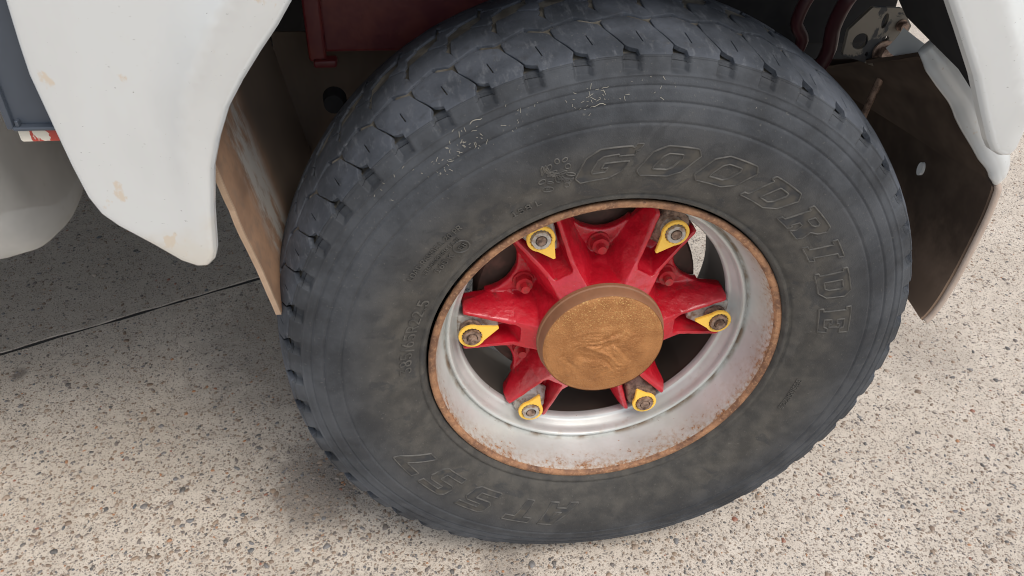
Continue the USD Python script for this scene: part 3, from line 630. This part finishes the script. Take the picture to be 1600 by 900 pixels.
# ---- clamps, studs, nuts and yellow nut indicators
TIP = [(-.045, .006), (-.045, -.002), (-.046, -.0165), (-.040, -.006), (-.039, .001), (-.044, .006)]
CL = ['rusty_steel', 'worn_zinc', 'worn_zinc', 'worn_zinc', 'rusty_steel', 'worn_zinc']
for i in range(6):
    a = PH + i * math.pi / 3
    sph = m3.Manifold.sphere(.004, 10)
    pts = [(.240, -.024, .104), (.240, .024, .104), (.228, -.026, .104), (.228, .026, .104), (.190, .015, .106), (.190, -.015, .106), (.176, -.008, .108), (.176, .008, .108),
           (.247, -.022, .112), (.247, .022, .112), (.240, -.024, .124), (.240, .024, .124), (.180, -.012, .126), (.180, .012, .126)]
    if i in (0, 3, 4):
        pts = [(.222 + .027 * math.cos(t), .0255 * math.sin(t), .1005) for t in np.linspace(0, 2 * np.pi, 14)] + [(.222 + .029 * math.cos(t), .0275 * math.sin(t), .124) for t in np.linspace(0, 2 * np.pi, 14)] + [(.184, s, .112) for s in (-.012, .012)]
    c = m3.Manifold.batch_hull([sph.translate(arm_pt(i, *p)) for p in pts])
    clamp = obj('rim_clamp', up_z(c), CL[i], T, smooth=40)
    x_, z_ = arm_pt(i, .2209, 0, 0)[0], arm_pt(i, .2209, 0, 0)[2]
    ws = m3.Manifold.cylinder(.0045, .0205, .0190, 40); nt = hexn(.0172, .0225, .002).translate([0, 0, .004])
    hole = m3.Manifold.cylinder(.03, .0098, .0098, 28).translate([0, 0, .020])
    rot = rng.uniform(0, 60)
    obj('lug_nut', place((ws + nt) - hole, x_, .0985, z_, rot), 'worn_zinc' if i in (0, 1, 3) else 'rusty_steel', clamp, smooth=35)
    st = m3.Manifold.cylinder(.034 if i in (2, 5) else .028, .0088, .0080, 24)
    obj('wheel_stud', place(st, x_, .0990, z_), 'rusty_steel', clamp, smooth=35)
    tp = arm_pt(i, .2209 + TIP[i][0], TIP[i][1], 0); dx, dz = tp[0] - x_, tp[2] - z_; L = math.hypot(dx, dz); an = math.atan2(dz, dx)
    ring = Point(0, 0).buffer(.0232, quad_segs=12); tip = Point(L - .003, 0).buffer(.003)
    body = ring.union(Polygon([(0.004, .0222), (L - .003, .003), (L - .003, -.003), (.004, -.0222)])).union(tip).buffer(.001).buffer(-.001)
    tee = Polygon([((.0180 if q % 2 else .0168) * math.cos(q * math.pi / 18), (.0180 if q % 2 else .0168) * math.sin(q * math.pi / 18)) for q in range(36)])
    body = body.difference(tee)
    body = affinity.rotate(body, an, origin=(0, 0), use_radians=True)
    cs = m3.CrossSection([list(body.exterior.coords)[:-1], list(body.interiors[0].coords)[:-1][::1]], m3.FillRule.EvenOdd)
    ind = m3.Manifold.extrude(cs, .0042) 
    top = m3.Manifold.extrude(cs.offset(-.0008, m3.JoinType.Round), .0052)
    # piece built in (x, z) facing +z: mirror so that it faces outward with x kept
    q = tm(*meshkit.arrays(ind + top)[:2]); v = np.array(q.vertices); v = np.stack([v[:, 0] + x_, .0812 - v[:, 2], v[:, 1] + z_ + ZC], -1)
    qq = tm(v, q.faces)
    if qq.volume < 0: qq.invert()
    obj('nut_indicator', qq, 'yellow_plastic', clamp, smooth=30)

# ---- brake drum, axle
dr = revolve([(.0, .170), (.150, .170), (.188, .172), (.204, .178), (.209, .190), (.209, .215), (.204, .220), (.204, .34), (.209, .345), (.209, .36), (.0, .36)], 128)
if dr.face_normals[np.argmin(dr.triangles_center[:, 1])][1] > 0: dr.invert()
obj('brake_drum', up_z(dr), 'brown_drum', T, smooth=30)
obj('axle_beam', up_z(rbox(-.07, .07, .36, 2.0, -.10, .02, .012)), 'black_steel', T, smooth=30)

# ---- fibreglass fender
def panel(poly, yfun, back, step, rings, mat, name, parent, **kw):
    pts, tri, loops = fill(poly, step, rings, edge=.0035); n = len(pts)
    d = np.array([poly.boundary.distance(Point(p)) for p in pts]); er = .009
    y = yfun(pts[:, 0], pts[:, 1], d) + np.where(d < er, er - np.sqrt(np.maximum(er ** 2 - (er - d) ** 2, 0)), 0)
    Fv = np.stack([pts[:, 0], y, pts[:, 1] + ZC], -1)
    bi = np.concatenate([np.arange(s, s + k) for s, k in loops]); nb = len(bi)
    cen = pts.mean(0)
    B = Fv[bi].copy(); B[:, 1] += back
    V = np.vstack([Fv, B]); W = []
    low = {int(b): n + q for q, b in enumerate(bi)}
    for s, k in loops:
        for q in range(k):
            p1, p2 = s + q, s + (q + 1) % k; W += [[p1, low[p1], low[p2]], [p1, low[p2], p2]]
    # inner skin, a little behind the face
    Bk = Fv.copy(); Bk[:, 1] = Fv[:, 1] + back
    F1 = tri if 0 else tri
    V = np.vstack([V, Bk]); F = np.vstack([tri, np.array(W), tri[:, ::-1] + n + nb])
    m = tm(V, F)
    if m.face_normals[:len(tri), 1].mean() > 0: m.invert()
    return obj(name, m, mat, parent, smooth=50, **kw)
archL = [(-.574, .261), (-.565, .324), (-.553, .384), (-.539, .422), (-.520, .463), (-.497, .497), (-.471, .531), (-.448, .559), (-.427, .589)]
arch = archL + [(-.38, .645), (-.30, .70), (-.18, .735), (-.03, .745), (.12, .735), (.24, .70), (.318, .645)]
archR = [(.365, .584), (.397, .543), (.441, .485), (.479, .426), (.504, .389), (.517, .374), (.531, .3665), (.545, .3665), (.552, .378), (.552, .40)]
fpoly = Polygon(arch + archR + [(.548, .42), (.553, .45), (.570, .485), (.62, .55), (.72, .70), (.80, .98), (-.72, .98), (-.7235, .591), (-.726, .545), (-.727, .51), (-.722, .451), (-.717, .395), (-.711, .351), (-.702, .326), (-.686, .307), (-.650, .276), (-.621, .249), (-.602, .239), (-.588, .239), (-.578, .249)])
fpoly = fpoly.buffer(.008).buffer(-.014).buffer(.006)
archline = LineString(arch + archR)
archsm = LineString(smooth_path([(a, 0, b) for a, b in arch + archR], 400)[:, [0, 2]])
def yf(x, z, d):
    da_ = np.array([archsm.distance(Point(p)) for p in zip(x, z)])
    wd = np.where(x < 0, PchipInterpolator([0, .26, .36, .43, .50, .59, 1.2], [.016, .020, .028, .036, .047, .056, .060])(z), np.interp(z, [.36, .45, .60], [.052, .052, .056]))
    amp = np.where(x < 0, sst(z, .27, .56), .75)
    t = np.clip(da_ / wd, 0, 3)
    bumpy = np.where(t < 1, sst(t, -.6, 1.0) - sst(0, -.6, 1.0), (1 - sst(0, -.6, 1.0)) * (1 - .75 * sst(t, 1.0, 1.9)))
    left = -.030 - amp * (.020 * bumpy + .0050 * np.exp(-((t - 1.0) / .17) ** 2))
    right = -.033 - .006 * np.clip(t, 0, 1) + .62 * np.maximum(0, da_ - wd)
    return np.where(x < .15, left, right)
panel(fpoly, yf, .012, .009, (.0022, .0046, .0076), 'white_gelcoat', 'front_fender', T, label='white fibreglass front fender, chipped and stained')

# ---- boards and flaps of the wheel well
def sheet(rows_, thick, mat, name, edge_mat=None, edge_name=None, **kw):
    """rows_: grid of points (m x n x 3); becomes a sheet of the given thickness along its normal."""
    R_ = np.array(rows_, float); m_, n_ = R_.shape[:2]
    du = np.gradient(R_, axis=0); dv = np.gradient(R_, axis=1); nn = np.cross(du, dv); nn /= np.linalg.norm(nn, axis=-1, keepdims=True)
    V = np.vstack([R_.reshape(-1, 3), (R_ - nn * thick).reshape(-1, 3)]); V[:, 2] += ZC; k = m_ * n_
    F = []
    for i in range(m_ - 1):
        for j in range(n_ - 1):
            a = i * n_ + j; F += [[a, a + n_, a + n_ + 1], [a, a + n_ + 1, a + 1], [k + a, k + a + n_ + 1, k + a + n_], [k + a, k + a + 1, k + a + n_ + 1]]
    bl = [i * n_ for i in range(m_)] + [(m_ - 1) * n_ + j for j in range(1, n_)] + [i * n_ + n_ - 1 for i in range(m_ - 2, -1, -1)] + [j for j in range(n_ - 2, 0, -1)]
    for q in range(len(bl)):
        a, b = bl[q], bl[(q + 1) % len(bl)]; F += [[a, k + a, k + b], [a, k + b, b]]
    msh = tm(V, F); msh.fix_normals()
    return obj(name, msh, mat, T, smooth=35, **kw)
# left board: its outer edge runs from behind the fender down to beside the tyre
zs = np.linspace(.118, .78, 34); wobz = (meshkit.fbm(np.stack([zs * 30, 0 * zs, 0 * zs], -1), 3, 2) - .5) * .008
def bx(z): return np.interp(z, [.118, .143, .20, .271, .363, .46, .78], [-.5150, -.5195, -.531, -.5450, -.562, -.578, -.620])
rows_ = [[(bx(z) - .10 * max(0, y - .02) * 0 + .02 * math.sin(y * 9) * .1, y + (w if y < .03 else 0), z) for y in np.linspace(.022, .56, 16)] for z, w in zip(zs, wobz)]
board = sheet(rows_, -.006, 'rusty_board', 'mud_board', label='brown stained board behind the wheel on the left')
ed = np.array([[(bx(z) - .0005, .0195 + w, z), (bx(z) - .0065, .0195 + w, z)] for z, w in zip(zs, wobz)])
e2 = []
for y in (.0165, .0215): e2.append(np.stack([np.stack([ed[:, 0, 0] + .001, ed[:, 0, 1] - .0195 + y, ed[:, 0, 2]], -1), np.stack([ed[:, 1, 0] - .001, ed[:, 1, 1] - .0195 + y, ed[:, 1, 2]], -1)], 1))
V = np.concatenate([e2[0].reshape(-1, 3), e2[1].reshape(-1, 3)]); V[:, 2] += ZC; mz = len(zs); F = []
ix = lambda l, i, s: l * 2 * mz + i * 2 + s
for i in range(mz - 1):
    for q in ((ix(0, i, 0), ix(0, i, 1), ix(0, i + 1, 1), ix(0, i + 1, 0)), (ix(1, i, 0), ix(1, i + 1, 0), ix(1, i + 1, 1), ix(1, i, 1)), (ix(0, i, 0), ix(0, i + 1, 0), ix(1, i + 1, 0), ix(1, i, 0)), (ix(0, i, 1), ix(1, i, 1), ix(1, i + 1, 1), ix(0, i + 1, 1))):
        F += [[q[0], q[1], q[2]], [q[0], q[2], q[3]]]
em_ = tm(V, F); em_.fix_normals(); obj('board_edge', em_, 'board_edge', board, label='pale worn edge of the brown board')
# right flap
cz = np.array([.014, .05, .131, .22, .275, .288, .326, .363, .388, .420, .450, .452]); cx = np.array([.581, .596, .606, .609, .607, .608, .586, .565, .555, .524, .502, .489]); cy = np.array([.030, .030, .030, .030, .032, .050, .080, .110, .125, .140, .155, .165])
tt = np.linspace(0, 1, len(cz)); fx, fyy, fz = (PchipInterpolator(tt, c) for c in (cx, cy, cz))
rows_ = []
for t in np.linspace(0, 1, 40):
    x_, y_, z_ = float(fx(t)), float(fyy(t)), float(fz(t))
    rows_.append([(x_ + .16 * s * (t < .5) * (1 - 2 * t if t < .5 else 0), y_ + s, z_ + .02 * s * (1 - t) - .45 * s * t * t) for s in np.linspace(0, .52, 14)])
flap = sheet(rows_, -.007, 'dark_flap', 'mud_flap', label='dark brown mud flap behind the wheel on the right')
te = np.linspace(0, .41, 30); eg = np.stack([fx(te) + .003, fyy(te) - .002, fz(te)], -1); eg[:, 2] += ZC
obj('flap_edge', tube(eg, .0055, 10), 'flap_edge', flap, smooth=True, label='pale worn edge of the mud flap')
# white roll of the fender's inner lip above the flap
ctr = smooth_path([(.478, .135, .474), (.492, .126, .462), (.517, .108, .436), (.545, .092, .408), (.565, .078, .376), (.586, .058, .342), (.602, .040, .309), (.607, .036, .284)], 40)
rad = np.interp(np.linspace(0, 1, 40), [0, .12, .5, .8, .95, 1], [.016, .025, .028, .022, .012, .004])
ctr[:, 2] += ZC
obj('fender_lip', tube(ctr, rad, 20), 'white_gelcoat', T, smooth=True, label='white rolled inner lip of the fender above the mud flap')
ta, tb, tc, td = (np.array(q) for q in ((.490, .243, .432), (.504, .240, .466), (.530, .200, .444), (.500, .198, .428)))
wp = [[(ta * (1 - u) + td * u) * (1 - w) + (tb * (1 - u) + tc * u) * w + np.array([0, -.004, 0]) * math.sin(w * 3.1) - np.array([0, 0, .006]) * math.sin(u * 3.1) * (1 - w) for u in np.linspace(0, 1, 8)] for w in np.linspace(0, 1, 8)]
sheet(wp, .006, 'white_gelcoat', 'lip_tab', label='small white fibreglass tab beside the rusty bracket')
hole_c = (.597, .115, .262)
obj('flap_hole_washer', up_z(m3.Manifold.cylinder(.008, .0085, .0085, 20).rotate([0, -90, 0]).scale([1, .8, 1.5]).translate([.616, .2125, .2205])), 'cab_paint', flap, smooth=30, label='pale oval disc standing in for the bright hole in the mud flap')  # pale disc added where brightness shows through the hole

# ---- chassis behind the wheel
rail = obj('chassis_rail', up_z(rbox(-.475, .16, .44, .52, .372, .62, .006)), 'dark_red', T, smooth=30, label='dark red chassis rail behind the wheel')
obj('rail_extension', up_z(cat(rbox(.16, .62, .445, .515, .372, .62, .006), rbox(.62, 1.0, .445, .515, .47, .615, .006))), 'black_steel', rail, smooth=30)  # rail end painted black for its shade; upper block added over bright ground
obj('rail_bracket', up_z(cat(rbox(-.478, -.448, .42, .44, .362, .60, .005), rbox(-.47, -.430, .41, .44, .354, .368, .004))), 'dark_red', rail, smooth=30)
obj('rail_bolt', place(m3.Manifold.cylinder(.03, .020, .016, 20), -.432, .335, .330), 'black_steel', rail, smooth=30)
obj('inner_panel', up_z(rbox(-.56, .30, .56, .566, -.05, .372, .002)), 'rusty_board', T, smooth=30, label='dim brown panel below the chassis rail')
obj('wheel_well_roof', up_z(rbox(-.70, .80, .02, 1.2, .80, .81, .002)), 'black_steel', T)
br = Polygon([(.448, .408), (.475, .400), (.510, .388), (.526, .398), (.538, .416), (.548, .452), (.525, .478), (.475, .480), (.446, .446)]).buffer(.005).difference(Point(.468, .428).buffer(.014)).difference(affinity.scale(Point(.502, .462).buffer(.008), .7, 1.6)).difference(Point(.487, .406).buffer(.0035)).difference(affinity.scale(Point(.513, .432).buffer(.0045), 1.5, 1))
bm = trimesh.creation.extrude_polygon(br, .008, engine='earcut'); v = np.array(bm.vertices); v = np.stack([v[:, 0], .30 - v[:, 2], v[:, 1] + ZC], -1); bm = tm(v, bm.faces); bm.fix_normals()
brk = obj('mounting_bracket', bm, 'peeling_paint', T, label='paint-flaked steel bracket above the mud flap')
obj('bracket_bolt', place(m3.Manifold.cylinder(.004, .020, .020, 28) + hexn(.013, .014).translate([0, 0, .003]), .5165, .292, .4095, 20), 'rusty_steel', brk, smooth=35)
obj('bracket_bolt', place(m3.Manifold.cylinder(.003, .010, .010, 20) + hexn(.008, .01).translate([0, 0, .003]), .534, .292, .455, 20), 'rusty_steel', brk, smooth=35)
rod = obj('hanger_rod', up_z(tube(smooth_path([(.530, .30, .402), (.535, .30, .375), (.533, .31, .30), (.53, .32, .2)], 16), .0065, 10)), 'rusty_steel', T, smooth=True)
obj('hose_fitting', up_z(tube(smooth_path([(.560, .305, .398), (.566, .30, .376), (.570, .30, .345)], 8), [.02, .021, .021, .021, .019, .016, .013, .010], 16)), 'worn_zinc', T, smooth=True)
obj('brake_hose', up_z(tube(smooth_path([(.452, .33, .50), (.446, .35, .44), (.455, .36, .39), (.44, .37, .33), (.40, .38, .27), (.38, .40, .1)], 24), .013, 12)), 'dark_hose', T, smooth=True)
obj('brake_hose', up_z(tube(smooth_path([(.40, .36, .50), (.385, .37, .44), (.41, .38, .40), (.39, .40, .33)], 20), .011, 12)), 'dark_hose', T, smooth=True)
obj('inner_panel', up_z(rbox(.10, .72, .62, .63, .05, .60, .002)), 'black_steel', T)  # black sheet added to block the bright ground behind
lp = smooth_path([(-.43, 0, .605), (-.38, 0, .66), (-.30, 0, .714), (-.18, 0, .749), (-.03, 0, .759), (.12, 0, .749), (.24, 0, .714), (.325, 0, .655), (.373, 0, .597), (.405, 0, .553), (.449, 0, .494), (.487, 0, .434), (.512, 0, .396)], 48)
sheet([[(q[0], y, q[2]) for y in np.linspace(-.018, np.interp(q[2], [.44, .455, .47, .482, .494, .50, .52, .6], [-.012, .0, .015, .03, .055, .095, .14, .14]) if q[0] > 0 else .138, 7)] for q in lp], .004, 'black_steel', 'wheel_arch_liner')
# ---- tank and box left of the fender
tc_y, tc_z, tR, xe = .30, .354, .25, -.885
pr = [(0.0, xe), (.16, xe), (.19, xe - .004), (.22, xe - .018), (.24, xe - .042), (.25, xe - .08), (.25, -2.2), (0, -2.2)]
tk = revolve([(a, b) for a, b in pr], 96); v = np.array(tk.vertices); v = np.stack([v[:, 1], v[:, 0] + tc_y, v[:, 2] + tc_z + ZC], -1); tk = tm(v, tk.faces); tk.merge_vertices(); tk.update_faces(tk.nondegenerate_faces()); tk.fix_normals()
obj('fuel_tank', tk, 'tank_grey', T, smooth=30, label='dull grey cylindrical tank at the left')
bxp = obj('battery_box', up_z(cat(rbox(-.778, -.60, 0.0, .04, .437, .80, .004), rbox(-.784, -.776, -.006, .04, .434, .80, .002), rbox(-.776, -.60, -.010, .04, .4335, .4385, .002), rbox(-.772, -.768, -.008, -.001, .4385, .446, .001))), 'box_blue_grey', T, smooth=30, label='dark blue-grey box left of the fender')
obj('reflective_tape', up_z(rbox(-.777, -.62, .000, .03, .4150, .4315, .003)), 'tape', bxp, smooth=30, label='flaking red and white reflector strip below the box')
# ---- cab above and added light blockers below it, out of the frame
obj('cab_body', up_z(rbox(-.95, .85, .03, 2.35, .99, 2.3, .05)), 'cab_paint', T, smooth=30)
obj('cab_floor', up_z(rbox(-3.2, .75, .60, 2.1, .63, .70, .01)), 'black_steel', T)  # unseen slab put in to keep the underside dark
obj('far_skirt', up_z(rbox(-4.0, -.3, 1.95, 2.2, -.35, .62, .02)), 'black_steel', T)  # unseen mass added to stop light from the far side
obj('deck', up_z(rbox(-4.0, -.65, .10, 2.2, .75, .80, .01)), 'black_steel', T)  # unseen slab added to darken the ground by the tank
obj('engine_sump', up_z(rbox(-.9, .25, .95, 1.55, -.15, .62, .03)), 'black_steel', T, smooth=30)  # unseen dark mass added to block light under the truck

# ------------------------------------------------------------------ dry grass caught on the tyre
def on_tyre(thd, r, lift=.0012):
    a = D(thd); p = load(np.array([[r * math.cos(a), float(sid_y(r)) - lift, r * math.sin(a)]]))[0]; p[2] += ZC; return p
parts = []
for (c, rr_, spread, num) in ((123, .462, 7.0, 26), (120, .470, 5.0, 20), (99, .465, 7.0, 22), (92, .472, 10.0, 18), (133, .478, 6, 8), (111, .47, 16, 18)):
    for _ in range(num):
        t0 = c + rng.normal(0, spread * .5); r0 = rr_ + rng.normal(0, .009); L = abs(rng.normal(0, .0034)) + .0008; an = rng.uniform(0, 2 * np.pi); cv = rng.normal(0, .15); pts = []
        for s in np.linspace(0, 1, 4):
            an2 = an + cv * s; t0 += math.degrees(math.cos(an2) * L / 3 / r0); r0 = min(r0 + math.sin(an2) * L / 3, .506); pts.append(on_tyre(t0, r0, .0005 + .001 * s))
        parts.append(tube(pts,   .00021 if L < .009 else .00024, 4))
for (t0, r0, t1, r1) in ((117.9, .486, 115.9, .488), (97, .458, 99.0, .4605)):
    parts.append(tube(smooth_path([on_tyre(t0 + (t1 - t0) * s, r0 + (r1 - r0) * s + .002 * math.sin(s * 5), .002) for s in np.linspace(0, 1, 7)], 14), .0003, 5))
gp = obj('dry_grass_bits', cat(*parts), 'straw', '/World', smooth=True)
tag(stage.GetPrimAtPath(gp), 'wisps of dry grass clinging to the upper shoulder of the tyre', 'dry grass', kind='stuff')
